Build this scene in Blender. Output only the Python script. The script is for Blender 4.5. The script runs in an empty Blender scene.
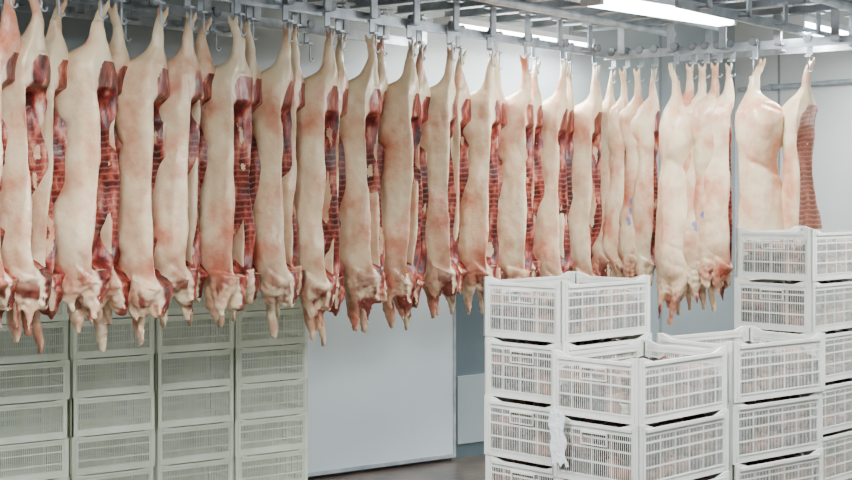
import bpy, bmesh, math, random
from mathutils import Vector, Matrix, noise
random.seed(7)
S=bpy.context.scene
COL=S.collection
H=2.2
# ------------------------------------------------------------ materials
def newmat(name):
    m=bpy.data.materials.new(name); m.use_nodes=True
    nt=m.node_tree; b=nt.nodes['Principled BSDF']
    return m,nt,b
def N(nt,t,**kw):
    n=nt.nodes.new(t)
    for k,v in kw.items(): setattr(n,k,v)
    return n
def noise_mat(name,c1,c2,scale=4,rough=.5,metal=0,bump=0,detail=4,spread=(.35,.65),bscale=None,spec=.5,stretch=None,sss=0):
    m,nt,b=newmat(name)
    tc=N(nt,'ShaderNodeTexCoord'); nz=N(nt,'ShaderNodeTexNoise')
    nz.inputs['Scale'].default_value=scale; nz.inputs['Detail'].default_value=detail
    src=tc.outputs['Object']
    if stretch:
        mp=N(nt,'ShaderNodeMapping'); mp.inputs['Scale'].default_value=stretch
        nt.links.new(src,mp.inputs['Vector']); src=mp.outputs['Vector']
    nt.links.new(src,nz.inputs['Vector'])
    r=N(nt,'ShaderNodeValToRGB')
    r.color_ramp.elements[0].position=spread[0]; r.color_ramp.elements[1].position=spread[1]
    r.color_ramp.elements[0].color=(*c1,1); r.color_ramp.elements[1].color=(*c2,1)
    nt.links.new(nz.outputs['Fac'],r.inputs['Fac'])
    if sss:  # slight value shift from one copy to the next
        oi=N(nt,'ShaderNodeObjectInfo'); mr=N(nt,'ShaderNodeMapRange'); mr.inputs[3].default_value=1-sss; mr.inputs[4].default_value=1+sss*.5
        hs=N(nt,'ShaderNodeHueSaturation'); nt.links.new(oi.outputs['Random'],mr.inputs[0]); nt.links.new(mr.outputs[0],hs.inputs['Value'])
        nt.links.new(r.outputs['Color'],hs.inputs['Color']); nt.links.new(hs.outputs['Color'],b.inputs['Base Color'])
    else: nt.links.new(r.outputs['Color'],b.inputs['Base Color'])
    b.inputs['Roughness'].default_value=rough; b.inputs['Metallic'].default_value=metal
    b.inputs['Specular IOR Level'].default_value=spec
    if bump:
        n2=N(nt,'ShaderNodeTexNoise'); n2.inputs['Scale'].default_value=bscale or scale*6
        nt.links.new(src,n2.inputs['Vector'])
        bp=N(nt,'ShaderNodeBump'); bp.inputs['Strength'].default_value=bump; bp.inputs['Distance'].default_value=.01
        nt.links.new(n2.outputs['Fac'],bp.inputs['Height']); nt.links.new(bp.outputs['Normal'],b.inputs['Normal'])
    return m
M_steel=noise_mat('galvanised_steel',(.32,.36,.39),(.52,.56,.59),9,.4,.4)
M_dark=noise_mat('dark_steel',(.16,.18,.20),(.30,.33,.35),20,.45,.5)
M_wall=noise_mat('wall_panel',(.31,.36,.37),(.37,.42,.43),1.2,.35)
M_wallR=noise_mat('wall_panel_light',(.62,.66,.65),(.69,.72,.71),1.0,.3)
M_wallD=noise_mat('wall_panel_dark',(.085,.125,.14),(.12,.16,.175),1.0,.4)
M_seam=noise_mat('panel_seam',(.22,.25,.26),(.28,.31,.33),6,.5)
M_ceil=noise_mat('ceiling_panel',(.46,.55,.59),(.54,.62,.66),1.0,.4)
M_door=noise_mat('door_laminate',(.56,.65,.68),(.62,.70,.72),.9,.3)
M_floor=noise_mat('wet_concrete',(.05,.038,.03),(.12,.09,.07),2.5,.3,bump=.3)
M_crate=noise_mat('white_crate_plastic',(.70,.71,.63),(.83,.84,.77),5,.35,sss=.06)
M_crateB=noise_mat('aged_crate_plastic',(.64,.71,.54),(.78,.84,.70),5,.4,sss=.12)
M_crateG=noise_mat('grip_plastic',(.66,.66,.58),(.78,.78,.70),5,.4)
M_cuts=noise_mat('meat_cuts',(.018,.007,.005),(.42,.19,.13),9,.35,bump=.2,spread=(.46,.62))
M_wood=noise_mat('pallet_wood',(.25,.17,.10),(.42,.31,.19),6,.7)
M_film=noise_mat('plastic_film',(.75,.77,.78),(.88,.9,.9),12,.2,bump=.4)
def emit(name,c,s):
    m,nt,b=newmat(name)
    b.inputs['Emission Color'].default_value=(*c,1); b.inputs['Emission Strength'].default_value=s
    b.inputs['Base Color'].default_value=(.9,.9,.9,1)
    return m
M_tube=emit('fluorescent_tube',(.93,.97,1.0),22)
M_house=noise_mat('lamp_housing',(.75,.78,.8),(.85,.87,.88),3,.4)

def attr_mat_skin():
    m,nt,b=newmat('pork_skin'); L=nt.links.new
    tc=N(nt,'ShaderNodeTexCoord'); oi=N(nt,'ShaderNodeObjectInfo')
    add=N(nt,'ShaderNodeVectorMath',operation='ADD'); 
    mul=N(nt,'ShaderNodeMath',operation='MULTIPLY'); mul.inputs[1].default_value=37
    L(oi.outputs['Random'],mul.inputs[0]); L(tc.outputs['Object'],add.inputs[0]); L(mul.outputs[0],add.inputs[1])
    n1=N(nt,'ShaderNodeTexNoise'); n1.inputs['Scale'].default_value=3.2; n1.inputs['Detail'].default_value=6; n1.inputs['Roughness'].default_value=.6
    L(add.outputs[0],n1.inputs['Vector'])
    r1=N(nt,'ShaderNodeValToRGB'); e=r1.color_ramp.elements
    e[0].position=.38; e[0].color=(.85,.71,.46,1); e[1].position=.70; e[1].color=(.58,.18,.10,1)
    x=r1.color_ramp.elements.new(.50); x.color=(.81,.61,.38,1); x=r1.color_ramp.elements.new(.60); x.color=(.72,.39,.24,1)
    L(n1.outputs['Fac'],r1.inputs['Fac'])
    at=N(nt,'ShaderNodeAttribute',attribute_name='tz')
    r2=N(nt,'ShaderNodeValToRGB'); e=r2.color_ramp.elements
    e[0].position=0; e[0].color=(.05,.05,.05,1); e[1].position=1; e[1].color=(.4,.4,.4,1)
    for p,v in ((.10,.05),(.20,.45),(.34,.15),(.55,.15),(.72,.55),(.84,.60)):
        k=r2.color_ramp.elements.new(p); k.color=(v,v,v,1)
    dv=N(nt,'ShaderNodeMath',operation='DIVIDE'); dv.inputs[1].default_value=1.75
    L(at.outputs['Fac'],dv.inputs[0]); L(dv.outputs[0],r2.inputs['Fac'])
    n2=N(nt,'ShaderNodeTexNoise'); n2.inputs['Scale'].default_value=6.5; n2.inputs['Detail'].default_value=6
    L(add.outputs[0],n2.inputs['Vector'])
    m2=N(nt,'ShaderNodeMapRange'); m2.inputs[1].default_value=.44; m2.inputs[2].default_value=.66
    L(n2.outputs['Fac'],m2.inputs[0])
    mm=N(nt,'ShaderNodeMath',operation='MULTIPLY'); L(r2.outputs['Color'],mm.inputs[0]); L(m2.outputs[0],mm.inputs[1])
    mx=N(nt,'ShaderNodeMix',data_type='RGBA'); L(mm.outputs[0],mx.inputs[0]); L(r1.outputs['Color'],mx.inputs[6]); mx.inputs[7].default_value=(.44,.08,.045,1)
    at2=N(nt,'ShaderNodeAttribute',attribute_name='blood')
    mt=N(nt,'ShaderNodeMath',operation='MULTIPLY'); L(at2.outputs['Fac'],mt.inputs[0]); 
    m3=N(nt,'ShaderNodeMapRange'); m3.inputs[1].default_value=.43; m3.inputs[2].default_value=.54; L(n2.outputs['Fac'],m3.inputs[0]); L(m3.outputs[0],mt.inputs[1])
    mx2=N(nt,'ShaderNodeMix',data_type='RGBA'); L(mt.outputs[0],mx2.inputs[0]); L(mx.outputs[2],mx2.inputs[6]); mx2.inputs[7].default_value=(.15,.015,.011,1)
    at3=N(nt,'ShaderNodeAttribute',attribute_name='stamp')
    mx3=N(nt,'ShaderNodeMix',data_type='RGBA'); L(at3.outputs['Fac'],mx3.inputs[0]); L(mx2.outputs[2],mx3.inputs[6]); mx3.inputs[7].default_value=(.09,.12,.42,1)
    hs=N(nt,'ShaderNodeHueSaturation'); mr=N(nt,'ShaderNodeMapRange'); mr.inputs[3].default_value=.82; mr.inputs[4].default_value=1.06
    L(oi.outputs['Random'],mr.inputs[0]); L(mr.outputs[0],hs.inputs['Value']); L(mx3.outputs[2],hs.inputs['Color'])
    L(hs.outputs['Color'],b.inputs['Base Color'])
    b.inputs['Roughness'].default_value=.30
    n3=N(nt,'ShaderNodeTexNoise'); n3.inputs['Scale'].default_value=14; n3.inputs['Detail'].default_value=4; L(add.outputs[0],n3.inputs['Vector'])
    bp=N(nt,'ShaderNodeBump'); bp.inputs['Strength'].default_value=.55; bp.inputs['Distance'].default_value=.016
    L(n3.outputs['Fac'],bp.inputs['Height']); L(bp.outputs['Normal'],b.inputs['Normal'])
    return m
def attr_mat_cut():
    m,nt,b=newmat('cut_pork_meat'); L=nt.links.new
    tc=N(nt,'ShaderNodeTexCoord'); oi=N(nt,'ShaderNodeObjectInfo')
    w=N(nt,'ShaderNodeAttribute',attribute_name='wn'); t=N(nt,'ShaderNodeAttribute',attribute_name='tz')
    mul=N(nt,'ShaderNodeMath',operation='MULTIPLY'); mul.inputs[1].default_value=23; L(oi.outputs['Random'],mul.inputs[0])
    add=N(nt,'ShaderNodeVectorMath',operation='ADD'); L(tc.outputs['Object'],add.inputs[0]); L(mul.outputs[0],add.inputs[1])
    mp=N(nt,'ShaderNodeMapping'); mp.inputs['Scale'].default_value=(1,1,.42); L(add.outputs[0],mp.inputs['Vector'])
    n1=N(nt,'ShaderNodeTexNoise'); n1.inputs['Scale'].default_value=20; n1.inputs['Detail'].default_value=6; L(mp.outputs[0],n1.inputs['Vector'])
    r1=N(nt,'ShaderNodeValToRGB'); e=r1.color_ramp.elements
    e[0].position=.36; e[0].color=(.045,.005,.004,1); e[1].position=.74; e[1].color=(.64,.40,.27,1)
    x=e.new(.50); x.color=(.18,.016,.012,1); x=e.new(.60); x.color=(.40,.08,.05,1)
    L(n1.outputs['Fac'],r1.inputs['Fac'])
    sn=N(nt,'ShaderNodeMath',operation='MULTIPLY'); sn.inputs[1].default_value=2*math.pi/.036; L(t.outputs['Fac'],sn.inputs[0])
    wob=N(nt,'ShaderNodeMath',operation='MULTIPLY_ADD'); wob.inputs[1].default_value=7; L(w.outputs['Fac'],wob.inputs[0]); L(sn.outputs[0],wob.inputs[2])
    wb2=N(nt,'ShaderNodeMath',operation='MULTIPLY_ADD'); wb2.inputs[1].default_value=7; L(n1.outputs['Fac'],wb2.inputs[0]); L(wob.outputs[0],wb2.inputs[2])
    si=N(nt,'ShaderNodeMath',operation='SINE'); L(wb2.outputs[0],si.inputs[0])
    sr=N(nt,'ShaderNodeMapRange'); sr.inputs[1].default_value=.3; sr.inputs[2].default_value=1.0; L(si.outputs[0],sr.inputs[0])
    reg=N(nt,'ShaderNodeValToRGB'); e=reg.color_ramp.elements; e[0].position=.32; e[0].color=(0,0,0,1); e[1].position=.40; e[1].color=(.25,.25,.25,1)
    k=e.new(.66); k.color=(.22,.22,.22,1); k=e.new(.73); k.color=(0,0,0,1)
    dv=N(nt,'ShaderNodeMath',operation='DIVIDE'); dv.inputs[1].default_value=1.75; L(t.outputs['Fac'],dv.inputs[0]); L(dv.outputs[0],reg.inputs['Fac'])
    pl=N(nt,'ShaderNodeAttribute',attribute_name='pale')
    ra=N(nt,'ShaderNodeMath',operation='ADD'); L(reg.outputs['Color'],ra.inputs[0]); L(pl.outputs['Fac'],ra.inputs[1])
    rg=N(nt,'ShaderNodeMath',operation='MULTIPLY'); L(sr.outputs[0],rg.inputs[0]); L(ra.outputs[0],rg.inputs[1])
    nb=N(nt,'ShaderNodeTexNoise'); nb.inputs['Scale'].default_value=4; L(add.outputs[0],nb.inputs['Vector'])
    mx=N(nt,'ShaderNodeMix',data_type='RGBA'); L(rg.outputs[0],mx.inputs[0]); L(r1.outputs['Color'],mx.inputs[6]); mx.inputs[7].default_value=(.72,.44,.32,1)
    pm=N(nt,'ShaderNodeMath',operation='MULTIPLY'); pm.inputs[1].default_value=.8; L(pl.outputs['Fac'],pm.inputs[0])
    mxp=N(nt,'ShaderNodeMix',data_type='RGBA'); L(pm.outputs[0],mxp.inputs[0]); L(mx.outputs[2],mxp.inputs[6]); mxp.inputs[7].default_value=(.70,.36,.26,1)
    wj=N(nt,'ShaderNodeMath',operation='MULTIPLY_ADD'); wj.inputs[1].default_value=.25; L(nb.outputs['Fac'],wj.inputs[0]); L(w.outputs['Fac'],wj.inputs[2])
    fr=N(nt,'ShaderNodeValToRGB'); e=fr.color_ramp.elements; e[0].position=.27; e[0].color=(1,1,1,1); e[1].position=.33; e[1].color=(0,0,0,1)
    L(wj.outputs[0],fr.inputs['Fac'])
    mx2=N(nt,'ShaderNodeMix',data_type='RGBA'); L(fr.outputs['Color'],mx2.inputs[0]); L(mxp.outputs[2],mx2.inputs[6]); mx2.inputs[7].default_value=(.80,.60,.40,1)
    L(mx2.outputs[2],b.inputs['Base Color'])
    b.inputs['Roughness'].default_value=.34
    bp=N(nt,'ShaderNodeBump'); bp.inputs['Strength'].default_value=.7; bp.inputs['Distance'].default_value=.018
    L(n1.outputs['Fac'],bp.inputs['Height']); L(bp.outputs['Normal'],b.inputs['Normal'])
    return m
M_skin=attr_mat_skin(); M_cut=attr_mat_cut()

# ------------------------------------------------------------ helpers
def obj(name,mesh,mat=None,loc=(0,0,0),rot=0,parent=None,**props):
    o=bpy.data.objects.new(name,mesh); COL.objects.link(o)
    if mat and mesh is not None and len(mesh.materials)==0: mesh.materials.append(mat)
    o.location=loc; o.rotation_euler=(0,0,rot)
    if parent: o.parent=parent
    for k,v in props.items(): o[k]=v
    return o
def bx(bm,x0,x1,y0,y1,z0,z1):
    v=[bm.verts.new(p) for p in ((x0,y0,z0),(x1,y0,z0),(x1,y1,z0),(x0,y1,z0),(x0,y0,z1),(x1,y0,z1),(x1,y1,z1),(x0,y1,z1))]
    for f in ((3,2,1,0),(4,5,6,7),(0,1,5,4),(1,2,6,5),(2,3,7,6),(3,0,4,7)): bm.faces.new([v[i] for i in f])
    return v
def mesh_from(bm,name,smooth=False):
    me=bpy.data.meshes.new(name); bmesh.ops.recalc_face_normals(bm,faces=bm.faces[:]); bm.to_mesh(me); bm.free()
    if smooth:
        for p in me.polygons: p.use_smooth=True
    return me
def tube(bm,pts,rad,n=10,flat=1.0):
    pts=[Vector(p) for p in pts]; rings=[]
    for i,p in enumerate(pts):
        d=(pts[min(i+1,len(pts)-1)]-pts[max(i-1,0)]).normalized()
        a=d.cross(Vector((0,1,0)))
        if a.length<.2: a=d.cross(Vector((1,0,0)))
        a.normalize(); b=d.cross(a).normalized()
        r=rad[i] if isinstance(rad,(list,tuple)) else rad
        rings.append([bm.verts.new(p+a*r*math.cos(2*math.pi*k/n)+b*r*flat*math.sin(2*math.pi*k/n)) for k in range(n)])
    for i in range(len(rings)-1):
        for k in range(n): bm.faces.new((rings[i][k],rings[i][(k+1)%n],rings[i+1][(k+1)%n],rings[i+1][k]))
    bm.faces.new(rings[0][::-1]); bm.faces.new(rings[-1])
def interp(tab,t):
    n=len(tab)
    if t<=tab[0][0]: return tab[0][1:]
    if t>=tab[-1][0]: return tab[-1][1:]
    for i in range(n-1):
        if tab[i][0]<=t<=tab[i+1][0]: break
    f=(t-tab[i][0])/(tab[i+1][0]-tab[i][0]); out=[]
    for c in range(1,len(tab[0])):
        p0=tab[max(i-1,0)][c]; p1=tab[i][c]; p2=tab[i+1][c]; p3=tab[min(i+2,n-1)][c]
        out.append(.5*((2*p1)+(-p0+p2)*f+(2*p0-5*p1+4*p2-p3)*f*f+(-p0+3*p1-3*p2+p3)*f**3))
    return out

# ------------------------------------------------------------ half carcass
def carcass(seed,wide=1.0,thick=1.0,mirror=False,leg=0.0,stamp=0,foldk=1.0,pale=0):
    rnd=random.Random(seed)
    tab=[[0,-.018,.022,.034],[.05,-.024,.030,.044],[.10,-.033,.043,.060],[.14,-.052,.072,.092],[.19,-.086,.122,.146],
         [.25,-.110,.156,.184],[.33,-.118,.166,.202],[.46,-.110,.152,.186],[.60,-.094,.124,.148],[.75,-.098,.132,.154],[.93,-.114,.157,.172],
         [1.12,-.124,.178,.186],[1.26,-.128,.180,.192],[1.36,-.118,.160,.178],[1.44,-.096,.118,.144],[1.52,-.070,.07,.105],[1.58,-.05,.03,.06],[1.61,-.035,.01,.035]]
    for r in tab:
        j=1+rnd.uniform(-.07,.07); r[1]*=wide*j; r[2]*=wide*(1+rnd.uniform(-.07,.07)); r[3]*=thick*(1+rnd.uniform(-.06,.06))*(1 if r[0]>.16 else 1/math.sqrt(thick))
    bm=bmesh.new(); rings=[]
    t=0
    ns,nc=22,16
    bend=rnd.uniform(-.03,.03); ph0=rnd.uniform(0,6); f1=rnd.uniform(.5,.7); f2=rnd.uniform(1.1,1.3)
    def off(t): return .016*math.sin(t*4+seed)
    def fold(t,ph):
        s=t+.06*math.cos(ph)
        return 1-foldk*(.10*math.exp(-((s-f1)/.026)**2)+.09*math.exp(-((s-f2)/.022)**2)+.08*math.exp(-((s-.22)/.02)**2)+.06*math.exp(-((s-f2-.12)/.02)**2))
    while t<=1.611:
        a,b,T=interp(tab,t); uc=(a+b)/2; hu=(b-a)/2
        cav=0
        if .38<t<1.42:
            cav=max(0,min(1,(t-.38)/.12,(1.42-t)/.12))*.62*T
        ring=[]
        for k in range(ns):
            ph=math.pi*k/(ns-1)
            ring.append((uc-hu*math.cos(ph)*(1+.10*math.sin(ph)),T*fold(t,ph)*max(0,math.sin(ph))**.58))
        for k in range(1,nc+1):
            w=1-2*k/(nc+1)
            prof=max(0,1-(abs(w)/.84)**2.6)
            d=cav*prof
            if cav>0 and w>-.4: d+=.003*prof*math.sin(2*math.pi*t/.036+w*3)
            if t>.45: d-=.016*(1+.15*math.sin(2*math.pi*t/.04))*math.exp(-((w+.60)/.13)**2)
            if t<=.38 or t>=1.42: d-=.018*prof*min(1,T/.1)
            d+=.016*math.sin(t*11+ph0)*prof
            ring.append((uc+hu*w,d))
        rings.append([bm.verts.new((u+off(t),v+bend*math.sin(t*2.5),-t)) for u,v in ring]); t+=.012
    n=ns+nc
    for i in range(len(rings)-1):
        for k in range(n): bm.faces.new((rings[i][k],rings[i][(k+1)%n],rings[i+1][(k+1)%n],rings[i+1][k]))
    bm.faces.new(rings[0][::-1]); bm.faces.new(rings[-1])
    q=rnd.uniform(-.04,.04); th=thick; ll=rnd.uniform(-.08,.04)
    lx=.035+leg*2.3+q*2
    tube(bm,[(.05,.075*th,-1.15),(.05,.105*th,-1.27),(.045+leg,.13*th,-1.38),(.035+leg*1.5+q,.13*th,-1.48),(.03+leg*2+q*1.5,.115*th,-1.57+ll*.5),(.03+leg*2.1+q*1.6,.108*th,-1.63+ll),(lx,.10*th,-1.70+ll)],
         [.06,.080,.070,.049,.033,.031,.026],14)
    for sg in (-1,1): tube(bm,[(lx,.10*th,-1.68+ll),(lx+sg*.012,.10*th+sg*.010,-1.725+ll),(lx+sg*.010-.01,.10*th+sg*.010,-1.76+ll)],[.021,.017,.006],10)
    fl=rnd.uniform(.025,.06)*(1 if seed%2 else -1)
    tube(bm,[(fl,.02,.075),(fl*.7,.02,.05),(fl*.2,.02,.01),(.002,.02,-.04),(.0,.022,-.1),(.0,.024,-.2)],[.022,.028,.026,.033,.034,.048],12)
    for sgn in (-1,1):
        tube(bm,[(fl*.8,.02,.05),(fl*1.2,.02+sgn*.018,.09),(fl*1.35,.02+sgn*.028,.13)],[.018,.016,.007],8)
    for kf in range(3):
        x0=-.08+.05*kf; l=rnd.uniform(.0,.17); xx=rnd.uniform(-.03,.03); yb=rnd.uniform(.02,.10)*th
        tube(bm,[(x0,.035*th,-1.40),(x0+xx*.5,yb,-1.50),(x0+xx,yb,-1.54-l*.3),(x0+xx*1.8,yb*.8,-1.57-l)],[.05,.038,.022,.005],10,1.9)
    me=mesh_from(bm,'tmp'); o=bpy.data.objects.new('tmp',me); COL.objects.link(o)
    rm=o.modifiers.new('r','REMESH'); rm.mode='VOXEL'; rm.voxel_size=.0084
    sm=o.modifiers.new('s','SMOOTH'); sm.iterations=3; sm.factor=.5
    dg=bpy.context.evaluated_depsgraph_get(); dg.update()
    m2=bpy.data.meshes.new_from_object(o.evaluated_get(dg)); bpy.data.objects.remove(o); bpy.data.meshes.remove(me)
    bm=bmesh.new(); bm.from_mesh(m2)
    for v in bm.verts:
        z=v.co.z
        nz=noise.noise(Vector((v.co.x*6+seed,v.co.y*6,v.co.z*4)))*.019+noise.noise(Vector((v.co.x*18+seed,v.co.y*18,v.co.z*10)))*.004
        k=min(1,max(0,(-z-.1)/.2)); 
        if -z>1.44: nz+=noise.noise(Vector((v.co.x*35,v.co.y*35,v.co.z*30+seed)))*.010*(1 if v.co.x<.02 else .3)
        v.co+=v.normal*nz*k
    bm.normal_update()
    cs=set()
    for f in bm.faces:
        c=f.calc_center_median(); t=-c.z
        a,b,T=interp(tab,t); y=c.y-bend*math.sin(t*2.5); x=c.x-off(t)
        wn=(x-a)/max(.02,b-a)
        rag=.04+.08*noise.noise(Vector((t*4,seed,0)))+.03*noise.noise(Vector((t*12,seed,5)))+(max(0,.38-t)**1.5)*4.5
        if .22<t<1.58 and f.normal.y<-.22 and y<.74*max(T,.03) and wn>rag and not (t>1.38 and x>b-.012 ) and not (t>1.50 and x>.03): cs.add(f.index)
    lw=bm.verts.layers.float.new('wn'); lt=bm.verts.layers.float.new('tz'); lb=bm.verts.layers.float.new('blood'); ls=bm.verts.layers.float.new('stamp'); lp=bm.verts.layers.float.new('pale')
    sts=[(.08+rnd.uniform(-.03,.04),-rnd.uniform(.85,1.25)) for _ in range(stamp)]
    for v in bm.verts:
        t=-v.co.z; a,b,T=interp(tab,min(max(t,0),1.6))
        v[lt]=max(t,0); v[lw]=min(1,max(0,(v.co.x-off(t)-a)/max(.02,b-a))); v[lp]=pale
        yl=.055*thick
        if t>1.38:
            v[lb]=min(1,(t-1.38)/.12)*(.92 if v.co.y<yl and v.co.x<.05 else (.30 if t>1.5 else .12))
        for sy,sz in sts:
            if ((v.co.y-sy)/.018)**2+((v.co.z-sz)/.026)**2<1+.8*noise.noise(v.co*90) and v.normal.x<-.1: v[ls]=.8
    if mirror:
        for v in bm.verts: v.co.x*=-1
        bmesh.ops.reverse_faces(bm,faces=bm.faces[:])
    def part(keep,name,mat):
        b2=bm.copy(); b2.faces.ensure_lookup_table()
        bmesh.ops.delete(b2,geom=[f for f in b2.faces if (f.index in cs)!=keep],context='FACES')
        me=bpy.data.meshes.new(name); b2.to_mesh(me); b2.free(); me.materials.append(mat)
        for p in me.polygons: p.use_smooth=True
        return me
    A=part(False,'carcass_skin',M_skin); B=part(True,'carcass_cut',M_cut)
    bm.free(); bpy.data.meshes.remove(m2)
    return A,B
VAR=[carcass(1,.90,1.58),carcass(2,.94,1.66,leg=.01),carcass(3,.88,1.53,leg=-.02),carcass(4,.92,1.60,leg=-.01),carcass(11,.86,1.51,leg=.01),carcass(13,.92,1.57),carcass(17,.90,1.62,leg=.02)]
VARB=[carcass(5,.86,1.36,leg=-.02),carcass(6,.90,1.30),carcass(7,.84,1.38,leg=.015),carcass(18,.88,1.32)]
VARM=[carcass(8,1.15,1.15,mirror=True,foldk=.6),carcass(23,1.08,1.15,mirror=True,leg=.03,foldk=1.0),carcass(10,.95,1.1,leg=-.02,stamp=3),carcass(12,.9,1.15,stamp=4),carcass(15,1.0,1.15,foldk=.4,pale=.5)]

def hook_mesh():
    bm=bmesh.new()
    pts=[(0,0,.12),(0,0,.05),(0,0,.0)]
    for k in range(0,9):
        a=math.pi*k/8*1.05
        pts.append((.018-.018*math.cos(a),0,-.0-.018*math.sin(a)))
    tube(bm,pts,.0065,8); return mesh_from(bm,'hook',True)
def trolley_mesh():
    bm=bmesh.new()
    bx(bm,-.022,.022,.026,.034,.10,.245); bx(bm,-.022,.022,-.012,.034,.10,.112)
    return mesh_from(bm,'strap')
def wheel_mesh():
    bm=bmesh.new()
    tube(bm,[(0,-.018,.235),(0,-.012,.235),(0,-.010,.235),(0,.010,.235),(0,.012,.235),(0,.018,.235),(0,.036,.235)],[.034,.034,.028,.028,.034,.034,.010],20)
    return mesh_from(bm,'wheel',False)
HK,TR,WH=hook_mesh(),trolley_mesh(),wheel_mesh()
for m in (HK,TR): m.materials.append(M_steel)
WH.materials.append(M_dark)
def roller_hook(x,y,rot,z=None,lab='steel roller hook riding the overhead rail'):
    h=obj('meat_hook',None,None,(x,y,H+.945 if z is None else z),rot,label=lab,category='hook',group='roller hooks on the overhead rails')
    obj('hook',HK,None,parent=h); obj('strap',TR,None,parent=h); obj('roller',WH,None,parent=h)
def hang(pos,ang,var,scale,label,group,hookrot,ztop=.91,tilt=0):
    x,y=pos
    o=obj('pork_half_carcass',var[0],None,(x,y,H+ztop),ang,label=label,category='meat',group=group)
    o.scale=scale; o.rotation_euler=(tilt,random.uniform(-.03,.03),ang)
    obj('cut_side',var[1],None,parent=o)
    roller_hook(x,y,hookrot,H+.945+min(0,ztop-.91))
R=Vector((.615,.789,0)).normalized(); Q=Vector((.789,-.615,0)).normalized(); RA=math.atan2(R.y,R.x); QA=math.atan2(Q.y,Q.x)
O1=Vector((-2.0,7.14,0))
A_s=[-.144,.006,.325,.672,.857,1.185,1.525,1.845,2.212,2.537,2.914,3.32,3.716,4.15,4.555]
B_s=[.165,.512,1.02,1.355,1.685,2.03,2.385,2.735,3.12,3.52,3.94,4.36]
G='pork halves hanging on the long rail'
for i,s in enumerate(A_s):
    s*=1.198
    p=O1+R*s+Q*.05
    ang=math.radians(80-2.7*s+random.uniform(-6,6))
    zs=random.uniform(.93,1.01)+.024*s
    hang((p.x,p.y),ang,VAR[(i*3)%7],(random.uniform(.96,1.06),random.uniform(.97,1.07),zs),'pale split pork half with red cut edge hanging by its leg',G,RA)
for i,s in enumerate(B_s):
    s*=1.198
    p=O1+R*s-Q*.055
    ang=math.radians(79-2.5*s+random.uniform(-8,8))
    hang((p.x,p.y),ang,VARB[(i*3+i//4)%4],(1,1,random.uniform(.93,1.0)+.022*s),'slimmer pork half pressed behind its neighbour on the rail',G,RA)
O2=Vector((1.45,11.62,0))
G2='pork halves hanging on the cross rail'
for i,(s,angd,v,sc,zs) in enumerate([(.108,58,VARB[0],.82,1.0),(.24,64,VARB[1],.82,1.02),(.37,64,VARM[3],.88,1.0),(.50,66,VARB[2],.78,1.02),(.69,194,VARM[0],.90,1.12),(.84,80,VARM[2],1.0,1.05),(.95,78,VARM[3],1.05,1.03),(1.06,74,VARM[2],1.0,1.02),(1.17,72,VAR[0],.86,1.02),(1.36,200,VARM[1],1.14,1.08),(1.80,40,VARM[4],.96,1.02)]):
    p=O2+Q*s
    if angd>190: p=p-Vector((.02,.08,0))
    lab='broad pork half showing its pale smooth back skin' if angd>190 else ('pork half turned to show its ribbed inner side' if s>1.7 else 'pale pork half hanging close to others on the cross rail')
    if v in (VARM[2],VARM[3]): lab='narrow pale pork half with small blue ink stamps'
    hang((p.x,p.y),math.radians(angd),v,(sc,sc,zs),lab,G2,QA,ztop=.89)

# ------------------------------------------------------------ rails & beams
def beam_mesh(length,w,h,prof='I'):
    bm=bmesh.new()
    if prof=='I':
        bx(bm,0,length,-w/2,w/2,0,h*.14); bx(bm,0,length,-w/2,w/2,h*.86,h); bx(bm,0,length,-w*.12,w*.12,h*.14,h*.86)
    elif prof=='C':
        bx(bm,0,length,-w/2,w/2,h*.9,h); bx(bm,0,length,-w/2,-w/2+.006,0,h*.9); bx(bm,0,length,w/2-.006,w/2,0,h*.9)
    elif prof=='O':
        tube(bm,[(0,0,h/2),(length,0,h/2)],h/2,14)
    else: bx(bm,0,length,-w/2,w/2,0,h)
    return mesh_from(bm,'beam')
RZ=H+1.12
BZ=RZ+.24
def rail(name,start,d,length,ang,brs,label,z=RZ,hooks=()):
    o=obj(name,beam_mesh(length,.022,.065,'box'),M_steel,(start.x,start.y,z),ang,label=label,category='rail')
    hh=BZ-z
    for b in brs:
        bm=bmesh.new()
        bx(bm,b-.03,b+.03,-.085,-.011,.02,.035); bx(bm,b-.03,b+.03,-.085,-.070,.02,hh); bx(bm,b-.05,b+.05,-.12,-.03,hh-.014,hh)
        obj('hanger_bracket',mesh_from(bm,'br'),M_steel,parent=o)
    for hkp in hooks:
        q=start+d*hkp; roller_hook(q.x,q.y,ang,z-.175,'empty steel roller hook on an overhead rail')
    return o
rail('overhead_rail',O1-R*.9,R,6.55,RA,[.35+.45*k for k in range(14)],'long galvanised meat rail carrying the roller hooks')
rail('overhead_rail',O2+Q*.04,Q,3.1,QA,[.2,.65,1.1,1.55,2.0,2.6],'short galvanised cross rail carrying roller hooks',z=RZ-.02)
rail('overhead_rail',O1-Q*.72-R*.3,R,4.4,RA,[.3+.45*k for k in range(10)],'empty galvanised meat rail behind the hanging pork',hooks=[.62,1.5,2.25,3.15])
rail('overhead_rail',O1-Q*1.3-R*.3,R,3.1,RA,[.2+.45*k for k in range(7)],'second empty galvanised meat rail close to the wall')
rail('overhead_rail',O1+Q*1.75+R*3.6,R,2.8,RA,[.3,.9,1.5,2.1],'empty galvanised meat rail above the crates',z=RZ+.06)
rail('overhead_rail',O1+Q*2.9+R*3.6,R,2.8,RA,[.3,.9,1.5,2.1],'empty galvanised meat rail above the crates',z=RZ+.06,hooks=[1.2,1.5,2.0])
rail('overhead_rail',O2+Q*.5+R*.45,Q,3.1,QA,[.3,.9,1.5,2.1],'empty galvanised cross rail behind the hanging pork',z=RZ-.02)
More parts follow.
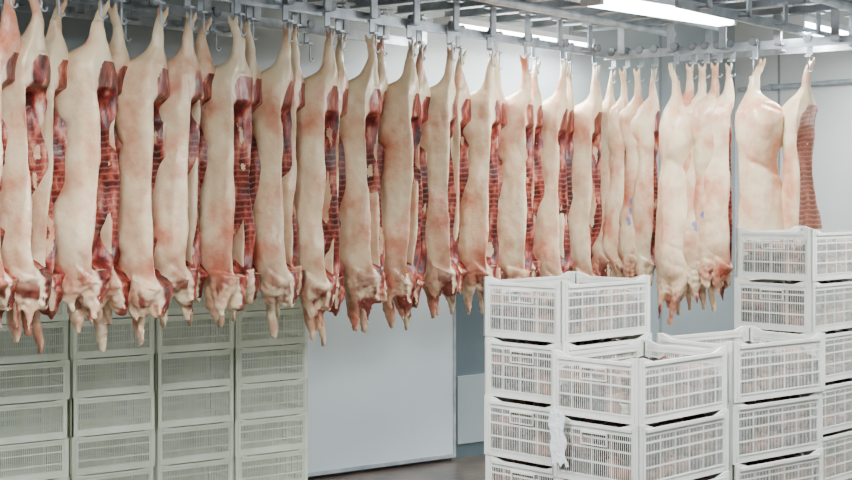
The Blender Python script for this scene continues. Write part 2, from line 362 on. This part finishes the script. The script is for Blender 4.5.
for k in range(15):
    s=-.6+.45*k
    bk=min(1.4,1.75-.25*s); st=O1+R*s-Q*bk
    obj('ceiling_crossbeam',beam_mesh((4.0 if s>1 else 2.2)+bk,.085,.09,'I'),M_steel,(st.x,st.y,BZ),QA,label='galvanised steel crossbeam holding the meat rails',category='beam',group='crossbeams under the ceiling')
for k,(pp,ln) in enumerate([(-.85,5.0),(-.25,6.6),(.15,7.2),(.6,7.2),(1.1,7.2),(1.6,7.2),(2.1,7.2),(2.6,7.2),(3.1,7.2)]):
    st=O1+Q*pp-R*.9
    obj('ceiling_beam',beam_mesh(ln,.08,.08,'C'),M_steel,(st.x,st.y,BZ+.09),RA,label='long galvanised channel beam over the crossbeams',category='beam',group='long beams under the ceiling')
for k,(pp,dd,ln,zz) in enumerate([(-.55,.06,5.6,.09),(-.08,.045,6.6,.09),(-1.02,.06,4.4,-.18),(.40,.06,7,-.06),(.85,.045,7,-.045),(2.2,.06,7,-.06),(2.35,.05,7,.09)]):
    st=O1+Q*pp-R*.9
    obj('ceiling_pipe',beam_mesh(ln,dd,dd,'O'),M_steel,(st.x,st.y,BZ+zz),RA,label='round steel pipe running along the crossbeams',category='pipe',group='pipes under the ceiling')
for pp,ss in ((-.85,(.2,1.4,2.6,3.8)),(.15,(.2,1.4,2.6,3.8,5.0)),(1.1,(1.4,2.6,3.8,5.0)),(1.6,(2.2,3.3,4.4,5.5)),(2.6,(3.3,4.4,5.5))):
    for s in ss:
        p=O1+Q*pp+R*s; bm=bmesh.new(); tube(bm,[(0,0,0),(0,0,.30)],.013,8)
        obj('suspension_rod',mesh_from(bm,'rod',True),M_steel,(p.x,p.y,BZ+.15),label='thin steel rod tying the beam to the ceiling',category='rod',group='rods tying beams to the ceiling')
CZ=BZ+.45
# ------------------------------------------------------------ room
Wd=Vector((.820,.572,0)).normalized(); Wn=Vector((.572,-.820,0)).normalized(); WA=math.atan2(Wd.y,Wd.x)
W0=Vector((-.37,11.2,0))
def slab(name,start,ang,length,th,z0,z1,mat,**kw):
    bm=bmesh.new(); bx(bm,0,length,0,th,z0,z1)
    return obj(name,mesh_from(bm,name),mat,(start.x,start.y,0),ang,**kw)
s0=W0-Wd*5.6
slab('wall_back',s0,WA,5.6+4.10,.12,0,CZ,M_wall,kind='structure')
c=W0+Wd*4.095
slab('wall_right',c,WA-math.pi/2,9.5,.12,0,CZ,M_wallR,kind='structure')
bm=bmesh.new(); bx(bm,-6.5,10.5,-3,17,-.1,0); obj('floor',mesh_from(bm,'floor'),M_floor,kind='structure')
bm=bmesh.new(); bx(bm,-6.5,10.5,-3,17,CZ,CZ+.1); obj('ceiling',mesh_from(bm,'ceiling'),M_ceil,kind='structure')
for i,t in enumerate([-3.6,-2.4,-1.2,2.0,3.1]):
    p=W0+Wd*t+Wn*.004; bm=bmesh.new(); bx(bm,-.012,.012,-.004,.004,0,CZ); obj('trim_%d'%(i+1),mesh_from(bm,'trim'),M_seam,(p.x,p.y,0),WA,kind='structure')
for i,t in enumerate([.55,1.65,2.75]):
    p=c+Wn*t-Wd*.004; bm=bmesh.new(); bx(bm,-.012,.012,-.004,.004,0,CZ); obj('trim_%d'%(i+11),mesh_from(bm,'trim'),M_seam,(p.x,p.y,0),WA-math.pi/2,kind='structure')
p0=c-Wd*.05; bm=bmesh.new(); tube(bm,[(.1,0,0),(7.5,0,0)],.022,12)
for q in (.5,1.6,2.7,3.8): bx(bm,q-.02,q+.02,-.03,.05,-.03,.03)
obj('wall_conduit',mesh_from(bm,'conduit'),M_steel,(p0.x,p0.y,H+.99),WA-math.pi/2,label='grey steel pipe clipped along the wall',category='pipe')
dp=W0+Wd*(-.80)+Wn*.05
bm=bmesh.new(); bx(bm,0,1.47,-.045,.045,.03,2.35)
d=obj('door_1',mesh_from(bm,'door'),M_door,(dp.x,dp.y,0),WA,kind='structure',label='pale blue-grey sliding cold-room door')
bm=bmesh.new(); bx(bm,-.01,1.48,-.052,.05,.03,.06); bx(bm,1.455,1.48,-.052,.05,.06,2.35); bx(bm,-.01,.015,-.052,.05,.06,2.35); bx(bm,-.01,1.48,-.052,.05,2.33,2.37)
obj('edge_frame',mesh_from(bm,'df'),M_steel,parent=d)
pt=W0+Wd*.69+Wn*.012; bm=bmesh.new(); bx(bm,0,.80,-.010,.010,0,2.9); obj('trim_21',mesh_from(bm,'darkpanel'),M_wallD,(pt.x,pt.y,0),WA,kind='structure')
pt=W0+Wd*.74+Wn*.035; bm=bmesh.new(); bx(bm,0,.36,-.012,.012,.12,.68); obj('baseboard_back',mesh_from(bm,'kick'),M_wall,(pt.x,pt.y,0),WA,kind='structure')

# ------------------------------------------------------------ crates
def crate_meshes(L,W,Hc,bar=.013,dip=.028,hw=.0026,mids=(.40,.64),solid=.035,bd=.35):
    bm=bmesh.new()
    bx(bm,.012,L-.012,.012,W-.012,0,.008)
    for k in range(7): bx(bm,.02,L-.02,W*(k+.5)/7-.006,W*(k+.5)/7+.006,0,.012)
    t=.010; cw=.042
    def face(tf,Ln):
        def fb(a0,a1,b0,b1,z0,z1):
            vs=[bm.verts.new(tf(a,b,z)) for a,b,z in ((a0,b0,z0),(a1,b0,z0),(a1,b1,z0),(a0,b1,z0),(a0,b0,z1),(a1,b0,z1),(a1,b1,z1),(a0,b1,z1))]
            for f in ((3,2,1,0),(4,5,6,7),(0,1,5,4),(1,2,6,5),(2,3,7,6),(3,0,4,7)): bm.faces.new([vs[i] for i in f])
        fb(0,cw,0,t,0,Hc); fb(Ln-cw,Ln,0,t,0,Hc)
        fb(cw*.55,cw*.75,-.004,t,.01,Hc-.01); fb(Ln-cw*.75,Ln-cw*.55,-.004,t,.01,Hc-.01)
        top=Hc-dip
        for sgn,a in ((1,cw),(-1,Ln-cw)):
            vs=[tf(a,0,top-.001),tf(a+sgn*.07,0,top-.001),tf(a,0,Hc),tf(a,t,top-.001),tf(a+sgn*.07,t,top-.001),tf(a,t,Hc)]
            vs=[bm.verts.new(v) for v in vs]
            bm.faces.new((vs[0],vs[1],vs[2])); bm.faces.new((vs[3],vs[5],vs[4])); bm.faces.new((vs[1],vs[4],vs[5],vs[2])); bm.faces.new((vs[0],vs[2],vs[5],vs[3])); bm.faces.new((vs[0],vs[3],vs[4],vs[1]))
        fb(cw,Ln-cw,-.008,t,top-.014,top)
        fb(cw,Ln-cw,0,t*.7,top-.034,top-.014)
        zb=solid
        fb(cw,Ln-cw,0,t*.7,0,zb); fb(cw,Ln-cw,-.003,t*.8,zb-.006,zb)
        for q in mids:
            fb(cw,Ln-cw,0,t*.5,q*Hc-.004,q*Hc+.004)
        n=int((Ln-2*cw)/bar)
        for k in range(n+1):
            a=cw+(Ln-2*cw)*k/n
            wd=hw if k%10 else .0035
            fb(a-wd,a+wd,0,t*bd,zb,top-.034)
    face(lambda a,b,z:(a,b,z),L); face(lambda a,b,z:(a,W-b,z),L)
    face(lambda a,b,z:(b,a,z),W); face(lambda a,b,z:(L-b,a,z),W)
    body=mesh_from(bm,'crate')
    bm=bmesh.new()
    z=Hc-dip-.065
    bx(bm,-.010,0,W/2-.07,W/2+.07,z+.024,z+.032); bx(bm,-.008,0,W/2-.07,W/2+.07,z-.026,z-.022); bx(bm,-.010,0,W/2-.07,W/2-.066,z-.022,z+.024); bx(bm,-.010,0,W/2+.066,W/2+.07,z-.022,z+.024)
    grip=mesh_from(bm,'grip')
    return body,grip
CW=crate_meshes(.67,.48,.28,.0105,.020,.00125,(.34,.56,.72),.036,.12); CB=crate_meshes(.585,.40,.255,.0125,.008,.0028,(.36,.66),.045)
CW[0].materials.append(M_crate); CW[1].materials.append(M_crateG)
for m in CB: m.materials.append(M_crateB)
def cuts_mesh(L,W,fill,seed):
    rnd=random.Random(seed); bm=bmesh.new()
    nx,ny=9,7; layers=max(1,int(fill/.042))
    for l in range(layers):
        for i in range(nx):
            for j in range(ny):
                if 0<i<nx-1 and 0<j<ny-1 and l<layers-1: continue
                if rnd.random()<(.3 if l==layers-1 else .1): continue
                r=rnd.uniform(.034,.046)
                mt=Matrix.Translation((.050+(L-.100)*i/(nx-1)+rnd.uniform(-.003,.003),.050+(W-.100)*j/(ny-1)+rnd.uniform(-.003,.003),.040+l*.042+rnd.uniform(-.008,.008)))@Matrix.Rotation(rnd.uniform(0,3),4,'Z')@Matrix.Diagonal((r*.94,r*.88,r*.8,1))
                res=bmesh.ops.create_icosphere(bm,subdivisions=2,radius=1,matrix=mt)
                for v in res['verts']:
                    v.co+=noise.noise_vector(v.co*30)*.006
                    v.co.x=min(L-.011,max(.011,v.co.x)); v.co.y=min(W-.011,max(.011,v.co.y))
    return mesh_from(bm,'cuts',True)
CUTS=[cuts_mesh(.67,.48,.215,k) for k in range(3)]+[cuts_mesh(.67,.48,.17,5)]
for m in CUTS: m.materials.append(M_cuts)
def pallet(loc,ang,L,W,h):
    bm=bmesh.new()
    t=min(.02,h*.3)
    for k in range(5): 
        y=(W-.08)*k/4; bx(bm,0,L,y,y+.08,h-t,h)
    for x in (0,L/2-.04,L-.08):
        for y in (0,W/2-.04,W-.08): bx(bm,x,x+.08,y,y+.08,t,h-t)
        bx(bm,x,x+.08,0,W,0,t)
    obj('pallet',mesh_from(bm,'pallet'),M_wood,(loc[0],loc[1],0),ang,label='small wooden pallet under a stack of crates',category='pallet',group='pallets under crates')
def stack(x,y,deg,n,base,L,W,Hc,meshes,label,group,cuts=True,jit=1.0):
    ang=math.radians(deg)
    pallet((x,y),ang,L,W,base)
    for i in range(n):
        jx,jy=random.uniform(-.004,.004)*jit,random.uniform(-.004,.004)*jit
        o=obj('crate',meshes[0],None,(x+jx,y+jy,base+i*Hc+.0005*i),ang+math.radians(random.uniform(-.8,.8)*jit),label=label,category='crate',group=group)
        obj('hand_grip',meshes[1],None,parent=o)
        if cuts and base+(i+1)*Hc>.7:
            cobj=obj('meat_cuts',CUTS[3] if i==n-1 else CUTS[i%3],None,o.location[:],0,label='pinkish brown meat pieces filling a crate',category='meat',kind='stuff')
            cobj.rotation_euler=(0,0,o.rotation_euler.z); cobj.location.z+=.012
u=Vector((.7071,.7071)); wv=Vector((-.7071,.7071))
B0=Vector((.90,5.88))
stack(B0.x,B0.y,45,5,.10,.67,.48,.28,CW,'white vented plastic crate of meat in a lower stack','crates stacked under the rail end')
A0=B0+wv*.50+u*.10
stack(A0.x,A0.y,45,6,.12,.67,.48,.28,CW,'white vented plastic crate of meat in a taller stack','crates stacked under the rail end')
D0=B0+u*.71
stack(D0.x,D0.y,38,5,.12,.67,.48,.28,CW,'white vented plastic crate of meat beside the others','crates stacked under the rail end')
stack(2.084,7.56,45,7,.04,.67,.48,.28,CW,'white vented plastic crate in the tallest stack','crates in the tallest stack')
F0=W0+Wn*.56
for t in (-3.97,-3.37,-2.765,-2.167,-1.57):
    p=F0+Wd*t
    stack(p.x,p.y,math.degrees(WA),6,.09,.585,.40,.255,CB,'greenish white vented plastic crate stacked along the wall','crates stacked along the wall',cuts=False)
bm=bmesh.new(); rnd=random.Random(3); g=[]
for i in range(9):
    row=[]
    for j in range(17):
        row.append(bm.verts.new((i*.011+.008*math.sin(j*.9)+.02*j/16,-.014-.012*abs(math.sin(i*1.3+j*.5))-rnd.uniform(0,.004),-j*.015-(.012*math.sin(i*1.9) if j==16 else 0))))
    g.append(row)
for i in range(8):
    for j in range(16): bm.faces.new((g[i][j],g[i+1][j],g[i+1][j+1],g[i][j+1]))
q=B0+wv*.475
o=obj('plastic_film_scrap',mesh_from(bm,'film',True),M_film,(q.x-.008,q.y-.008,H-.95),math.radians(-45),label='crumpled white plastic film caught on the crate edge',category='plastic')

# ------------------------------------------------------------ lamps
def lamp(x,y,z,ang,energy,ln=1.6):
    bm=bmesh.new(); bx(bm,0,ln,-.085,.085,.035,.08); bx(bm,0,.03,-.085,.085,-.03,.035); bx(bm,ln-.03,ln,-.085,.085,-.03,.035)
    o=obj('fluorescent_lamp',mesh_from(bm,'housing'),M_house,(x,y,z),ang,label='twin-tube white fluorescent batten glowing under the ceiling',category='lamp',group='fluorescent lamps under the ceiling')
    for yy in (-.048,.048):
        bm=bmesh.new(); tube(bm,[(.03,yy,0),(ln-.03,yy,0)],.031,12); obj('tube',mesh_from(bm,'tube',True),M_tube,parent=o)
    for xx in (.2,ln-.2):
        bm=bmesh.new(); tube(bm,[(xx,0,.08),(xx,0,CZ-z)],.007,8); obj('suspension_wire',mesh_from(bm,'w'),M_steel,parent=o)
    ld=bpy.data.lights.new('lamp_light','AREA'); ld.shape='RECTANGLE'; ld.size=ln-.05; ld.size_y=.2; ld.energy=energy; ld.color=(.93,.975,1.0)
    lo=bpy.data.objects.new('lamp_light',ld); COL.objects.link(lo); lo.parent=o; lo.location=(ln/2,0,-.045)
LZ=H+1.25
lamp(.12,10.5,LZ-.01,RA-.02,90,2.0); lamp(1.07,9.1,LZ+.0,RA-.12,90); lamp(2.75,10.5,LZ-.0,RA,70,1.6)  # the third, rightmost lamp is added to brighten the right wall
for x,y,e in ((-3.6,4.4,125),(-1.9,4.4,155),(.2,3.9,95),(1.8,4.6,120),(3.0,6.6,120),(-1.2,.8,28),(1.4,.6,28),(4.6,8.6,95)):
    lamp(x,y,LZ-.02,RA,e)
# ------------------------------------------------------------ world & camera
w=bpy.data.worlds.new('World'); S.world=w; w.use_nodes=True
w.node_tree.nodes['Background'].inputs[0].default_value=(.86,.93,1,1); w.node_tree.nodes['Background'].inputs[1].default_value=.40
cd=bpy.data.cameras.new('Camera'); co=bpy.data.objects.new('Camera',cd); COL.objects.link(co)
co.location=(0,0,H); co.rotation_euler=(math.pi/2,0,0)
cd.sensor_width=36; cd.lens=1400/852*36; cd.shift_y=-47/852; cd.clip_end=100
S.camera=co
